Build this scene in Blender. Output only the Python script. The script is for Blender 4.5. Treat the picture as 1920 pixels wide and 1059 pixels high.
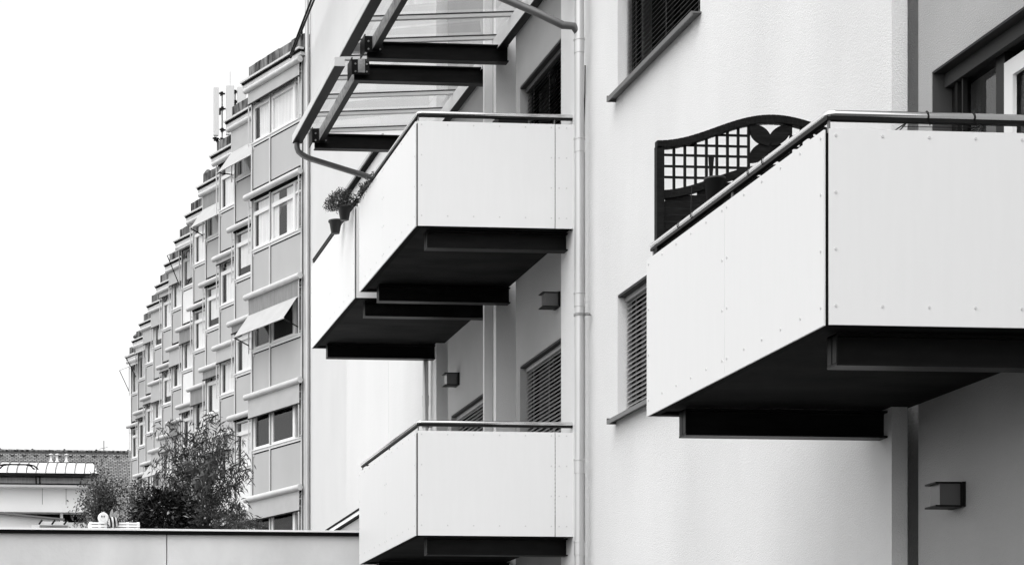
import bpy, math, random
from mathutils import Vector, Matrix
R = math.radians
random.seed(7)
sc = bpy.context.scene
for o in list(bpy.data.objects): bpy.data.objects.remove(o)

# ------------------------------------------------------------------ camera
F, CX, HZ = 3770.0, 184.0, 1455.0        # focal length, principal column, horizon row, in photo pixels (1920 wide)
TH = math.atan(284.0/F)                  # the lens looks this far right of the street's direction
CT, ST = math.cos(TH), math.sin(TH)
E = 1.6                                  # eye height
cam = bpy.data.cameras.new('camera'); co = bpy.data.objects.new('camera', cam)
sc.collection.objects.link(co); sc.camera = co
cam.sensor_width = 36; cam.lens = 36*F/1920
cam.shift_x = (960-CX)/1920; cam.shift_y = (HZ-529.5)/1920
cam.clip_start = .5; cam.clip_end = 3000
co.location = (0, 0, E); co.rotation_euler = (R(90), 0, -TH)

# ------------------------------------------------------------------ sky, sun, exposure
w = bpy.data.worlds.new('World'); sc.world = w; w.use_nodes = True
nt = w.node_tree; nt.nodes.clear()
sky = nt.nodes.new('ShaderNodeTexSky'); sky.sky_type = 'NISHITA'; sky.sun_disc = False
SUN_EL, SUN_AZ = 60, 224                 # azimuth clockwise from +Y: behind the camera, to its left
sky.sun_elevation = R(SUN_EL); sky.sun_rotation = R(SUN_AZ)
sky.air_density = 3.0; sky.dust_density = 3.0; sky.ozone_density = 1.0
hs = nt.nodes.new('ShaderNodeHueSaturation'); hs.inputs['Saturation'].default_value = 0
bg = nt.nodes.new('ShaderNodeBackground'); bg.inputs['Strength'].default_value = .15
out = nt.nodes.new('ShaderNodeOutputWorld')
nt.links.new(sky.outputs[0], hs.inputs['Color']); nt.links.new(hs.outputs[0], bg.inputs[0]); nt.links.new(bg.outputs[0], out.inputs[0])
sl = bpy.data.lights.new('sun', 'SUN'); sl.energy = .5; sl.angle = R(40); sl.color = (1, 1, 1)
so = bpy.data.objects.new('sun', sl); sc.collection.objects.link(so)
dv = Vector((math.sin(R(SUN_AZ))*math.cos(R(SUN_EL)), math.cos(R(SUN_AZ))*math.cos(R(SUN_EL)), math.sin(R(SUN_EL))))
so.rotation_euler = dv.to_track_quat('Z', 'Y').to_euler(); so.location = (-10, -10, 40)
vs = sc.view_settings; vs.view_transform = 'Standard'; vs.look = 'None'; vs.exposure = .76; vs.gamma = 1

# ------------------------------------------------------------------ measuring helpers
def Yx(px, X):                           # how far down the street a plane X=const stands at that photo column
    D = F*X/(CT*(px+100)); return (D - X*ST)/CT
def Xy(px, Y):
    k = (px-CX)/F; return Y*(k*CT+ST)/(CT-k*ST)
def Zp(py, X, Y): return E + (HZ-py)*(X*ST+Y*CT)/F
def proj(X, Y, Z):
    D = X*ST+Y*CT; return (CX+F*(X*CT-Y*ST)/D, HZ-F*(Z-E)/D)

# ------------------------------------------------------------------ materials (the place is seen in black and white)
def mat(name, v, rough=.8, metal=0, noise=0, nscale=4, stretch=(1, 1, 1), bump=0, bscale=60, spec=.5, ncon=(.35, .7)):
    m = bpy.data.materials.new(name); m.use_nodes = True
    t = m.node_tree; b = t.nodes['Principled BSDF']
    b.inputs['Base Color'].default_value = (v, v, v, 1); b.inputs['Roughness'].default_value = rough
    b.inputs['Metallic'].default_value = metal; b.inputs['Specular IOR Level'].default_value = spec
    tc = t.nodes.new('ShaderNodeNewGeometry')
    if noise:
        mp = t.nodes.new('ShaderNodeMapping'); mp.inputs['Scale'].default_value = stretch
        nz = t.nodes.new('ShaderNodeTexNoise'); nz.inputs['Scale'].default_value = nscale; nz.inputs['Detail'].default_value = 6
        cr = t.nodes.new('ShaderNodeValToRGB'); a, c = max(0, v*(1-noise)), min(1, v*(1+noise*.6))
        cr.color_ramp.elements[0].color = (a, a, a, 1); cr.color_ramp.elements[1].color = (c, c, c, 1)
        cr.color_ramp.elements[0].position = ncon[0]; cr.color_ramp.elements[1].position = ncon[1]
        t.links.new(tc.outputs['Position'], mp.inputs[0]); t.links.new(mp.outputs[0], nz.inputs[0])
        t.links.new(nz.outputs[0], cr.inputs[0]); t.links.new(cr.outputs[0], b.inputs['Base Color'])
    if bump:
        n2 = t.nodes.new('ShaderNodeTexNoise'); n2.inputs['Scale'].default_value = bscale; n2.inputs['Detail'].default_value = 4
        bp = t.nodes.new('ShaderNodeBump'); bp.inputs['Strength'].default_value = bump; bp.inputs['Distance'].default_value = .01
        t.links.new(tc.outputs['Position'], n2.inputs[0]); t.links.new(n2.outputs[0], bp.inputs['Height']); t.links.new(bp.outputs[0], b.inputs['Normal'])
    return m
def glass(name, v, alpha, rough=.03):
    m = bpy.data.materials.new(name); m.use_nodes = True; t = m.node_tree; t.nodes.clear()
    tr = t.nodes.new('ShaderNodeBsdfTransparent'); tr.inputs[0].default_value = (alpha, alpha, alpha, 1)
    gl = t.nodes.new('ShaderNodeBsdfGlossy'); gl.inputs[0].default_value = (v, v, v, 1); gl.inputs['Roughness'].default_value = rough
    fr = t.nodes.new('ShaderNodeFresnel'); fr.inputs[0].default_value = 1.5
    mx = t.nodes.new('ShaderNodeMixShader'); o = t.nodes.new('ShaderNodeOutputMaterial')
    ge = t.nodes.new('ShaderNodeNewGeometry'); sb = t.nodes.new('ShaderNodeMath'); sb.operation = 'SUBTRACT'; sb.inputs[0].default_value = 1
    ml = t.nodes.new('ShaderNodeMath'); ml.operation = 'MULTIPLY'     # only the outer face reflects
    t.links.new(ge.outputs['Backfacing'], sb.inputs[1]); t.links.new(sb.outputs[0], ml.inputs[0]); t.links.new(fr.outputs[0], ml.inputs[1])
    t.links.new(ml.outputs[0], mx.inputs[0]); t.links.new(tr.outputs[0], mx.inputs[1]); t.links.new(gl.outputs[0], mx.inputs[2]); t.links.new(mx.outputs[0], o.inputs[0])
    return m
M = dict(
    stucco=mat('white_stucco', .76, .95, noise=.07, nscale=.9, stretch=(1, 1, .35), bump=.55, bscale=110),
    niche=mat('shaded_grey_stucco', .40, .95, noise=.08, nscale=1.2, bump=.6, bscale=110),  # darker copy of the wall stucco: the niches' shade is in this colour
    panel=mat('fibre_cement_panel', .775, .45, noise=.009, nscale=5, stretch=(5, 5, .5)),
    rivet=mat('rivet', .6, .5),
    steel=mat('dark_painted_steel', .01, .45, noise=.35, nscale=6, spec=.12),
    beam=mat('dark_grey_steel', .008, .4, noise=.35, nscale=5, stretch=(1, 1, 4), spec=.12),
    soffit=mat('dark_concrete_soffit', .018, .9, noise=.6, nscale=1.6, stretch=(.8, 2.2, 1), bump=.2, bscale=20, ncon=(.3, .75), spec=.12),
    chrome=mat('brushed_stainless', .72, .13, metal=1),
    zinc=mat('zinc', .5, .33, metal=.75, noise=.1, nscale=6, stretch=(1, 1, .15)), gutterm=mat('gutter_zinc', .13, .35, metal=.3, noise=.1),
    galv=mat('galvanised_steel', .3, .6, metal=0, noise=.4, nscale=18),
    black=mat('black_gap', .008, .8, spec=.05),
    dark=mat('dark_room', .02, .9, spec=.05),
    slat=mat('dark_blind_slat', .11, .4),
    frame=mat('dark_window_frame', .015, .4, spec=.2),
    wframe=mat('white_window_frame', .8, .4),
    sill=mat('grey_metal_sill', .14, .4, metal=.3),
    alu=mat('pale_aluminium', .62, .4, noise=.08, nscale=3),
    spandrel=mat('grey_spandrel_panel', .45, .5, noise=.06, nscale=1.2, stretch=(1, 1, .4)),
    wspan=mat('white_spandrel_panel', .8, .6, noise=.05, nscale=2),
    curtain=mat('curtain', .88, .9, noise=.12, nscale=3, stretch=(5, 5, .3)),
    canvas=mat('pale_canvas', .47, .9, noise=.05, nscale=3),
    dcanvas=mat('grey_canvas', .26, .9, noise=.15, nscale=4, stretch=(4, 4, .5)),
    concrete=mat('weathered_concrete', .14, .95, noise=.95, nscale=2.2, stretch=(3, 3, .5), bump=.4, bscale=15, ncon=(.38, .62)),
    flank=mat('flank_render', .76, .95, noise=.03, nscale=.8, stretch=(1, 1, .5), bump=.3, bscale=30),
    annex=mat('annex_render', .68, .95, noise=.06, nscale=.8, stretch=(1, 1, .3), bump=.3, bscale=30),
    wood=mat('dark_stained_wood', .009, .6, noise=.6, nscale=14, stretch=(1, 1, 6), spec=.15),
    pot=mat('dark_plastic_pot', .02, .5),
    lampbox=mat('lamp_glass', .11, .3),
    leafA=mat('narrow_leaf', .042, .3, noise=.85, nscale=9), leafB=mat('laurel_leaf', .02, .16, noise=.5, nscale=30),
    leafC=mat('small_leaf', .035, .45, noise=.8, nscale=25), leafD=mat('maple_leaf', .02, .5, noise=.4, nscale=20),
    bark=mat('bark', .06, .9), lawn=mat('asphalt', .05, .95, noise=.2), white=mat('white_paint', .85, .5),
    wing=mat('grey_wing', .32, .5, noise=.3, nscale=60), face=mat('face_white', .85, .5),
    plastic=mat('antenna_plastic', .55, .4), gl=glass('roof_glass', .9, .94), pane=glass('window_glass', 1, .95),
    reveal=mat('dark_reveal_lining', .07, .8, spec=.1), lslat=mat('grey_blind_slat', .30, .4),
    garage=mat('garage_render', .7, .95, noise=.22, nscale=1.6, stretch=(1, 1, .6), bump=.3, bscale=25, ncon=(.25, .8)),
    dirt=mat('leaf_litter', .4, .9))

# ------------------------------------------------------------------ object helpers
WL = {}
def tag(o, label=None, cat=None, group=None, kind=None):
    if label: o['label'] = label
    if cat: o['category'] = cat
    if group: o['group'] = group
    if kind: o['kind'] = kind
    return o
def empty(name, loc, label=None, cat=None, group=None):
    o = bpy.data.objects.new(name, None); sc.collection.objects.link(o); o.location = loc
    WL[o.name] = Vector(loc); return tag(o, label, cat, group)
class MB:
    def __init__(s): s.v = []; s.f = []; s.m = []; s.sm = []
    def add(s, vs, fs, mi=0, smooth=False):
        n = len(s.v); s.v += [tuple(p) for p in vs]; s.f += [tuple(n+i for i in f) for f in fs]; s.m += [mi]*len(fs); s.sm += [smooth]*len(fs); return s
    def box(s, x0, x1, y0, y1, z0, z1, mi=0):
        x0, x1 = sorted((x0, x1)); y0, y1 = sorted((y0, y1)); z0, z1 = sorted((z0, z1))
        return s.add([(x0,y0,z0),(x1,y0,z0),(x1,y1,z0),(x0,y1,z0),(x0,y0,z1),(x1,y0,z1),(x1,y1,z1),(x0,y1,z1)],
              [(0,3,2,1),(4,5,6,7),(0,1,5,4),(1,2,6,5),(2,3,7,6),(3,0,4,7)], mi)
    def bar(s, a, b, w, h, mi=0, up=(0, 0, 1)):
        a, b = Vector(a), Vector(b); d = (b-a).normalized(); u = Vector(up)
        if abs(d.dot(u)) > .98: u = Vector((0, 1, 0))
        r = d.cross(u).normalized(); u = r.cross(d).normalized(); c = []
        for p in (a, b):
            for sx, sy in ((-1,-1),(1,-1),(1,1),(-1,1)): c.append(p + r*sx*w/2 + u*sy*h/2)
        return s.add(c, [(0,3,2,1),(4,5,6,7),(0,1,5,4),(1,2,6,5),(2,3,7,6),(3,0,4,7)], mi)
    def tube(s, pts, r, n=12, mi=0, cap=True):
        pts = [Vector(p) for p in pts]; rings = []; prev = None
        for i, p in enumerate(pts):
            d = (pts[min(i+1, len(pts)-1)] - pts[max(i-1, 0)]).normalized()
            if prev is None: u = d.orthogonal().normalized()
            else: u = (prev - d*prev.dot(d)).normalized()
            prev = u; v = d.cross(u); rr = r[i] if isinstance(r, (list, tuple)) else r
            rings.append([p + (u*math.cos(2*math.pi*k/n) + v*math.sin(2*math.pi*k/n))*rr for k in range(n)])
        vs = [q for g in rings for q in g]
        fs = [(i*n+k, i*n+(k+1) % n, (i+1)*n+(k+1) % n, (i+1)*n+k) for i in range(len(pts)-1) for k in range(n)]
        s.add(vs, fs, mi, True)
        if cap: s.add(rings[0], [tuple(range(n))[::-1]], mi); s.add(rings[-1], [tuple(range(n))], mi)
        return s
    def poly_y(s, pts, y0, y1, mi=0):    # polygon in (x,z) extruded along y
        n = len(pts); vs = [(x, y0, z) for x, z in pts] + [(x, y1, z) for x, z in pts]
        fs = [tuple(range(n)), tuple(range(2*n-1, n-1, -1))] + [(i, i+n, (i+1) % n + n, (i+1) % n) for i in range(n)]
        return s.add(vs, fs, mi)
    def strip_y(s, top, bot, y0, y1, mi=0):
        for i in range(len(top)-1): s.poly_y([top[i], top[i+1], bot[i+1], bot[i]], y0, y1, mi)
        return s
    def lathe(s, c, prof, n=20, mi=0):
        vs = [(c[0]+r*math.cos(2*math.pi*k/n), c[1]+r*math.sin(2*math.pi*k/n), c[2]+z) for r, z in prof for k in range(n)]
        fs = [(i*n+k, i*n+(k+1) % n, (i+1)*n+(k+1) % n, (i+1)*n+k) for i in range(len(prof)-1) for k in range(n)]
        return s.add(vs, fs, mi, True)
    def disc(s, c, axis, r, t=.004, n=8, mi=0):
        a = Vector(axis).normalized(); c = Vector(c); return s.tube([c-a*.001, c+a*t], r, n, mi)
    def build(s, name, mats, parent=None, bevel=0, origin=None):
        me = bpy.data.meshes.new(name)
        if origin is None:
            xs = [p[0] for p in s.v]; ys = [p[1] for p in s.v]; zs = [p[2] for p in s.v]
            origin = Vector(((min(xs)+max(xs))/2, (min(ys)+max(ys))/2, min(zs)))
        origin = Vector(origin)
        me.from_pydata([(p[0]-origin.x, p[1]-origin.y, p[2]-origin.z) for p in s.v], [], s.f)
        if not isinstance(mats, (list, tuple)): mats = [mats]
        for m in mats: me.materials.append(M[m])
        me.polygons.foreach_set('material_index', s.m); me.polygons.foreach_set('use_smooth', s.sm); me.update()
        o = bpy.data.objects.new(name, me); sc.collection.objects.link(o)
        if parent: o.parent = parent; o.location = origin - WL[parent.name]
        else: o.location = origin
        WL[o.name] = origin
        if bevel:
            b = o.modifiers.new('bevel', 'BEVEL'); b.width = bevel; b.segments = 2; b.limit_method = 'ANGLE'
        return o

# ------------------------------------------------------------------ ground
tag(MB().add([(-900,-300,0),(900,-300,0),(900,1500,0),(-900,1500,0)], [(0,1,2,3)]).build('ground', 'lawn'), kind='structure')

# ------------------------------------------------------------------ main apartment building
XF = 4.58                                 # balcony fronts
XW = 6.07                                 # main wall
XN = 6.20                                 # niche walls
TOP = E+14
L1, L2, L3 = E+2.36, E+5.387, E+8.414     # undersides of the balconies
A = empty('apartment_building', (8, 18, 0), 'white rendered apartment building with large panelled balconies and a glass canopy', 'building')
def wall_x(mb, X, y0, y1, z0, z1, holes=(), T=.32, mi=0):
    y0, y1 = sorted((y0, y1))
    ys = sorted({y0, y1} | {h[0] for h in holes} | {h[1] for h in holes}); ys = [y for y in ys if y0 <= y <= y1]
    for a, b in zip(ys, ys[1:]):
        hs_ = sorted([h for h in holes if h[0] <= a+1e-6 and h[1] >= b-1e-6], key=lambda h: h[2]); z = z0
        for h in hs_:
            if h[2] > z: mb.box(X, X+T, a, b, z, h[2], mi)
            z = h[3]
        if z < z1: mb.box(X, X+T, a, b, z, z1, mi)
wm = MB()
# near niche
yNn = Yx(1722, XN); yR = Yx(1672, XW)
hd = E+4.44; fl = E+2.56; ST_ = 3.027
dNear = (Yx(1747, XN)-1.95, Yx(1747, XN), fl, hd)
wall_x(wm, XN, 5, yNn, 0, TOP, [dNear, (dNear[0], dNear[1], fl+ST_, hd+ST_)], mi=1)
wm.box(XN+.25, XN+.55, yNn-.02, yR+.4, 0, TOP, 1)                # bottom of the shadow groove
wm.box(XW, XW+.105, yR, yR+.4, 0, TOP, 0)
wm.box(XW+.105, XN+.3, yR+.12, yR+.4, 0, TOP, 1)
# main wall with two visible windows
yM = Yx(1079, XW)
wy1 = Yx(1158, XW); wy0 = Yx(1313, XW)
wz0, wz1 = E+3.235, E+4.36
wins = [(wy0, wy1, wz0, wz1), (wy0, wy1, wz0+ST_-.1, wz1+ST_-.1)]
wall_x(wm, XW, yR+.4, yM, 0, TOP, wins, mi=0)
# niche A
yA0 = Yx(967, XN); yA1 = Yx(975, XN); yA2 = Yx(1060, XN)
dA = [(yA2, yA1, fl, hd), (yA2, yA1, fl+ST_, hd+ST_)]
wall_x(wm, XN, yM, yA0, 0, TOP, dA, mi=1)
wm.box(XN-.05, XN, yM, yA2-.02, 0, TOP, 0)
wm.box(XN+.22, XN+.5, yA0, yA0+.9, 0, TOP, 1)
yP = (22.38-6.1*ST)/CT
wm.box(Xy(930, yP), XN+.22, yP, yP+.1, 0, TOP, 0)
wm.box(6.14, XN+.22, yP+.1, yP+.3, 0, TOP, 1)
yP2 = yP+.30
wm.box(Xy(908, yP2), XN+.22, yP2, yP2+.05, 0, TOP, 0)
# niche B
yB0 = Yx(839.5, XN); yB1 = Yx(846, XN)
dB = [(yB1-1.9, yB1, fl, hd), (yB1-1.9, yB1, fl+ST_, hd+ST_)]
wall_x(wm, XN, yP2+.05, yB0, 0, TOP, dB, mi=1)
yC = (25.1-6.1*ST)/CT
wm.box(XN+.2, XN+.5, yB0, yC, 0, TOP, 1)
wm.box(Xy(818, yC), XN+.25, yC, yC+.3, 0, TOP, 0)
# body and roof behind
wm.box(XN+.9, XN+12, 5, yC+.3, 0, TOP-.1, 1)
wm.box(XN+.25, XN+.9, yC-.01, yC+.29, 0, TOP-.2, 0)
wm.build('wall', ['stucco', 'niche'], A)

def blind_window(y0, y1, z0, z1, X, inset, frac=1, tilt=52, sm='lslat'):
    fr = MB(); xi = X+inset
    t = .055
    fr.box(xi+.06, xi+.13, y0, y0+t, z0, z1); fr.box(xi+.06, xi+.13, y1-t, y1, z0, z1)
    fr.box(xi+.06, xi+.13, y0+t, y1-t, z1-t, z1); fr.box(xi+.06, xi+.13, y0+t, y1-t, z0, z0+t)
    ym = (y0+y1)/2; fr.box(xi+.065, xi+.125, ym-t/2, ym+t/2, z0+t, z1-t)
    o = fr.build('window', 'frame', A)
    MB().box(xi+.09, xi+.10, y0+t, ym-t/2, z0+t, z1-t).box(xi+.09, xi+.10, ym+t/2, y1-t, z0+t, z1-t).build('pane', 'pane', o)
    MB().box(X+.33, X+.36, y0-.2, y1+.2, z0-.2, z1+.2).build('room', 'dark', o)
    b = MB(); zt = z1-.06; zb = z1-(z1-z0)*frac; n = int((zt-zb)/.042); c, s_ = math.cos(R(tilt))*.024, math.sin(R(tilt))*.024
    b.box(xi-.01, xi+.045, y0+.01, y1-.01, z1-.065, z1-.022)
    for i in range(n):
        z = zt-.02-i*.042
        for q in range(2):
            pass
        b.add([(xi-.005-c+.02, y0+.012, z-s_), (xi+.02, y0+.012, z+.004), (xi+.015+c, y0+.012, z+s_), (xi-.005-c+.02, y1-.012, z-s_), (xi+.02, y1-.012, z+.004), (xi+.015+c, y1-.012, z+s_)], [(0, 3, 4, 1), (1, 4, 5, 2)])
    for yy in (y0+.25, (y0+y1)/2, y1-.25): b.box(xi+.01, xi+.013, yy, yy+.008, zb, zt)
    b.box(xi, xi+.035, y0+.012, y1-.012, zb-.012, zb+.008)
    b.build('blind', sm, o)
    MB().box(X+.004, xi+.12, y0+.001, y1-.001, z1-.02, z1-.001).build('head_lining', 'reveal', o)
    return o
for (y0, y1, z0, z1) in wins:
    o = blind_window(y0, y1, z0, z1, XW, .075, .96, 52, 'lslat' if z0 < E+5 else 'slat')
    sb = MB(); sb.poly_y([(0, 0)]*3, 0, 0) if False else None
    sb.bar((XW-.03, y0-.03, z0-.005), (XW-.03, y1+.04, z0-.005), .09, .012); sb.box(XW-.085, XW-.075, y0-.03, y1+.04, z0-.035, z0+.004)
    sb.box(XW-.085, XW, y1+.04, y1+.052, z0-.035, z0+.02)
    sb.build('sill', 'sill', o)
tag(blind_window(*dA[0], XN, .07, 1), 'tall door opening closed by a slatted blind on the lower floor')
tag(blind_window(*dA[1], XN, .07, 1, 40, 'slat'), 'tall door opening under the pipe closed by a slatted blind')
blind_window(*dB[0], XN, .07, 1); blind_window(*dB[1], XN, .07, 1)
# balcony door in the near niche: dark frame, pale inner frame
y0, y1, z0, z1 = dNear
fr = MB(); xi = XN+.13
for (a, b) in ((y0, y0+.07), (y1-.07, y1)): fr.box(xi, xi+.09, a, b, z0, z1)
fr.box(xi, xi+.09, y0+.07, y1-.07, z1-.09, z1); fr.box(xi, xi+.09, y0+.07, y1-.07, z0, z0+.09)
fr.box(xi+.01, xi+.08, y1-.62, y1-.52, z0+.09, z1-.09)
fr.box(xi-.03, xi, y1-.13, y1-.10, z0, z1); fr.box(xi-.03, xi, y1-.20, y1-.185, z0, z1)
dr = fr.build('window', 'frame', A); tag(dr, 'dark framed balcony door at the near balcony')
MB().box(xi+.045, xi+.055, y0+.07, y1-.62, z0+.09, z1-.09).box(xi+.045, xi+.055, y1-.52, y1-.07, z0+.09, z1-.09).build('pane', 'pane', dr)
MB().box(xi+.005, xi+.03, y1-.72, y1-.622, z0+.09, z1-.16).box(xi+.005, xi+.03, y0+.1, y1-.72, z1-.26, z1-.16).build('inner_frame', 'wframe', dr)
MB().box(xi+.14, xi+.15, y0+.1, y1-.7, z0, z1-.2).build('curtain', 'curtain', dr)
MB().box(xi+.5, xi+.53, y0-.2, y1+.2, z0-.2, z1+.2).build('room', 'dark', dr)
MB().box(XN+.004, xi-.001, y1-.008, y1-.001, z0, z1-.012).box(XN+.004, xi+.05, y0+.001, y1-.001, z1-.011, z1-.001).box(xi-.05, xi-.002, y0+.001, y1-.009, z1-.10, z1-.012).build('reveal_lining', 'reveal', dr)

def ibeam(mb, x0, x1, y, z0, z1, fw=.11, tw=.012):
    mb.box(x0, x1, y-fw/2, y+fw/2, z0, z0+tw); mb.box(x0, x1, y-fw/2, y+fw/2, z1-tw, z1); mb.box(x0, x1, y-tw/2, y+tw/2, z0+tw, z1-tw)

PANEL_H = 1.024
def balcony(y0, y1, zs, label, xend, beams, seam_front=None, seam_side=None, near_beam=True):
    B = empty('balcony', (XF+.8, (y0+y1)/2, zs)); B.parent = A; B.location = WL[B.name]-WL[A.name]; B['label'] = label
    t = .010; zt = zs+PANEL_H
    # slab with the steel edge channel
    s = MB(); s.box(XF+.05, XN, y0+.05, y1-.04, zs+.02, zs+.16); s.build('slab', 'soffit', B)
    s = MB(); c = .07
    s.box(XF+.013, XF+c, y0+.013, y1-.013, zs+.003, zs+.018); s.box(XF+c, xend, y0+.013, y0+c, zs+.003, zs+.018); s.box(XF+c, xend, y1-c, y1-.013, zs+.003, zs+.018)
    s.box(XF+.013, XF+.045, y0+.013, y1-.013, zs+.02, zs+.2); s.box(XF+.045, xend, y0+.013, y0+.045, zs+.02, zs+.2); s.box(XF+.045, xend, y1-.036, y1-.013, zs+.02, zs+.2)
    for (xx, yy) in ((XF+.03, y0+.03), (XF+.03, y1-.03)): s.box(xx-.015, xx+.015, yy-.015, yy+.015, zs+.2, zt-.02)
    s.build('edge_channel', 'black', B)
    # cladding
    gap = .02
    def panel(x0, x1, ya, yb, front):
        m = MB(); m.box(x0, x1, ya, yb, zs, zt)
        sp = .262
        if front:
            n = max(1, round((x1-x0-.06)/sp)); xs = [x0+.035+(x1-x0-.07)*i/n for i in range(n+1)] if x1-x0 > .4 else [x0+.035, (x0+x1)/2+.02]
            zz = [zs+.1+i*(PANEL_H-.135)/3 for i in range(4)]
            for i, x in enumerate(xs):
                for j, z in enumerate(zz):
                    if j in (0, 3) or i in (0, len(xs)-1): m.disc((x, ya, z), (0, -1, 0), .0075, .003, 8, 1)
        else:
            L = yb-ya; n = max(1, round((L-.06)/sp)); ys = [ya+.035+(L-.07)*i/n for i in range(n+1)]
            zz = [zs+.1+i*(PANEL_H-.135)/3 for i in range(4)]
            xf = x0 if x0 < 5 else x1
            for i, y in enumerate(ys):
                for j, z in enumerate(zz):
                    if j in (0, 3) or i in (0, len(ys)-1): m.disc((x0, y, z), (-1, 0, 0), .0075, .003, 8, 1)
        return m.build('cladding_panel', ['panel', 'rivet'], B)
    xs0 = XF+gap; cuts = [xs0]+([seam_front] if seam_front else [])+[xend]
    for a, b in zip(cuts, cuts[1:]): panel(a+(.004 if a != xs0 else 0), b-.004, y0, y0+t, True)
    cuts = [y0+gap+.004]+([seam_side] if seam_side else [])+[y1]
    for i, (a, b) in enumerate(zip(cuts, cuts[1:])): panel(XF, XF+t, a, b-(.003 if b != y1 else 0), False)
    MB().box(XF+t+.003, xend, y1-t, y1, zs, zt).build('cladding_panel', ['panel'], B)
    # handrail
    zr = zs+1.11; r = .021; x_, ya, yb = XF+.03, y0+.03, y1-.03
    h = MB(); h.tube([(XN-.02, ya, zr), (x_+.03, ya, zr), (x_+.008, ya+.008, zr), (x_, ya+.03, zr), (x_, yb, zr)], r, 14)
    hr = h.build('handrail', 'steel' if y0 > 21 else 'chrome', B)  # far rail dark all over: the shade on its underside is in the colour
    MB().box(x_-.017, x_+.017, ya+.018, yb, zr-.036, zr-.0185).box(x_-.017, XN-.03, ya-.017, ya+.0175, zr-.036, zr-.0185).build('rail_shade_bar', 'steel', B)  # added dark bar, painting the shaded lower half of the handrail
    p = MB()
    for (x, y) in [(x_, ya), (seam_front or 5.9, ya), (x_, (seam_side or (ya+yb)/2)-.05), (x_, yb-.02)]: p.box(x-.004, x+.004, y-.012, y+.012, zt-.3, zr-.01)
    p.build('rail_post', 'sill', B)
    MB().bar((x_, yb, zr-.012), (x_+.3, yb, zr-.012), .03, .012).build('rail_return', 'steel', B)
    for yb_ in beams:
        m = MB(); ibeam(m, Xy(0, 1) if False else XF+.15, XN, yb_, zs-.17, zs+.003, .12)
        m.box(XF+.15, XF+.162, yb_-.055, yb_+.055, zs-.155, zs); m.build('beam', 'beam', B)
    return B
def Yd(D, X): return (D-X*ST)/CT
yN0, yN1 = Yx(1548, XF), Yx(1212.5, XF)
yA_0, yA_1 = Yx(780, XF), Yx(673.5, XF)
yB_0, yB_1 = Yx(665, XF), Yx(583.5, XF)
xend = Xy(1076, yA_0)
balcony(yN0, yN1, L1, 'large near balcony on the right, white riveted panels on steel beams', XN-.01, [Yd(10.78, 4.8), Yd(12.97, 4.8)], None, Yx(1358, XF))
balcony(yA_0, yA_1, L2, 'upper middle balcony in white riveted panels below the glass canopy', xend, [Yd(19.92, 4.8), Yd(22.13, 4.8)], Xy(1041, yA_0), Yx(718, XF))
balcony(yB_0, yB_1, L2, 'far upper balcony with pots hung on its rail', XN-.01, [Yd(22.86, 4.8), Yd(25.1, 4.8)], None, Yx(618, XF))
balcony(yA_0, yA_1, L1, 'lower middle balcony in white riveted panels at the bottom edge', xend, [Yd(19.92, 4.8), Yd(22.13, 4.8)], Xy(1041, yA_0), Yx(723, XF))

# wall lamps
for (px, py, lab) in ((1808, 926, 'large box wall lamp low in the near niche'), (1050, 561, 'box wall lamp under the middle balcony'), (861, 710, 'small box wall lamp under the far balcony')):
    X = XN; y = Yx(px, X); z = Zp(py, X, y)
    L = MB().box(X-.02, X, y-.02, y+.16, z-.076, z+.076).box(X-.18, X-.02, y, y+.14, z+.066, z+.076).box(X-.18, X-.02, y, y+.14, z-.076, z-.066).build('wall_lamp', 'steel', A)
    L['label'] = lab
    MB().box(X-.15, X-.02, y+.01, y+.13, z-.066, z+.066).build('lamp_glass', 'lampbox', L)

# downpipes
def downpipe(X, y, r, z0, z1, lab, clamps, joints):
    d = MB().tube([(X, y, z0), (X, y, z1)], r, 20)
    for z in joints: d.tube([(X, y, z), (X, y, z+.12)], r+.004, 20).tube([(X, y, z+.12), (X, y, z+.135)], r+.009, 20)
    o = d.build('downpipe', 'zinc', A); o['label'] = lab
    for z in clamps:
        MB().tube([(X, y, z-.012), (X, y, z+.012)], r+.008, 16).tube([(X+.02, y, z), (XW+.02, y, z)], .006, 6).box(X+r, X+r+.03, y-.05, y-.03, z-.014, z+.014).tube([(X+.04, y-.04, z), (X+.09, y-.04, z)], .012, 8).build('clamp', 'galv', o)
    return o
ypipe = Yd(18.98, 5.95)
zz = lambda py: Zp(py, 5.95, ypipe)
downpipe(5.955, ypipe, .044, 0, TOP, 'zinc downpipe between the middle and right walls', [zz(590)], [zz(262)-.12, zz(575), zz(887), zz(100), zz(1040)])
ypB = Yd(25.35, 6.03)
downpipe(6.02, ypB, .037, 0, E+7.33, 'dark downpipe at the far corner of the building', [Zp(800, 6, ypB)], [Zp(762, 6, ypB)])
MB().tube([(XW-.012, Yx(1097, XW), 0), (XW-.012, Yx(1097, XW), E+6.2), (XW-.012, Yx(1099, XW), E+6.5), (XW-.02, Yx(1101, XW), E+6.75)], .006, 6).build('cable', 'black', A)

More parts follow.
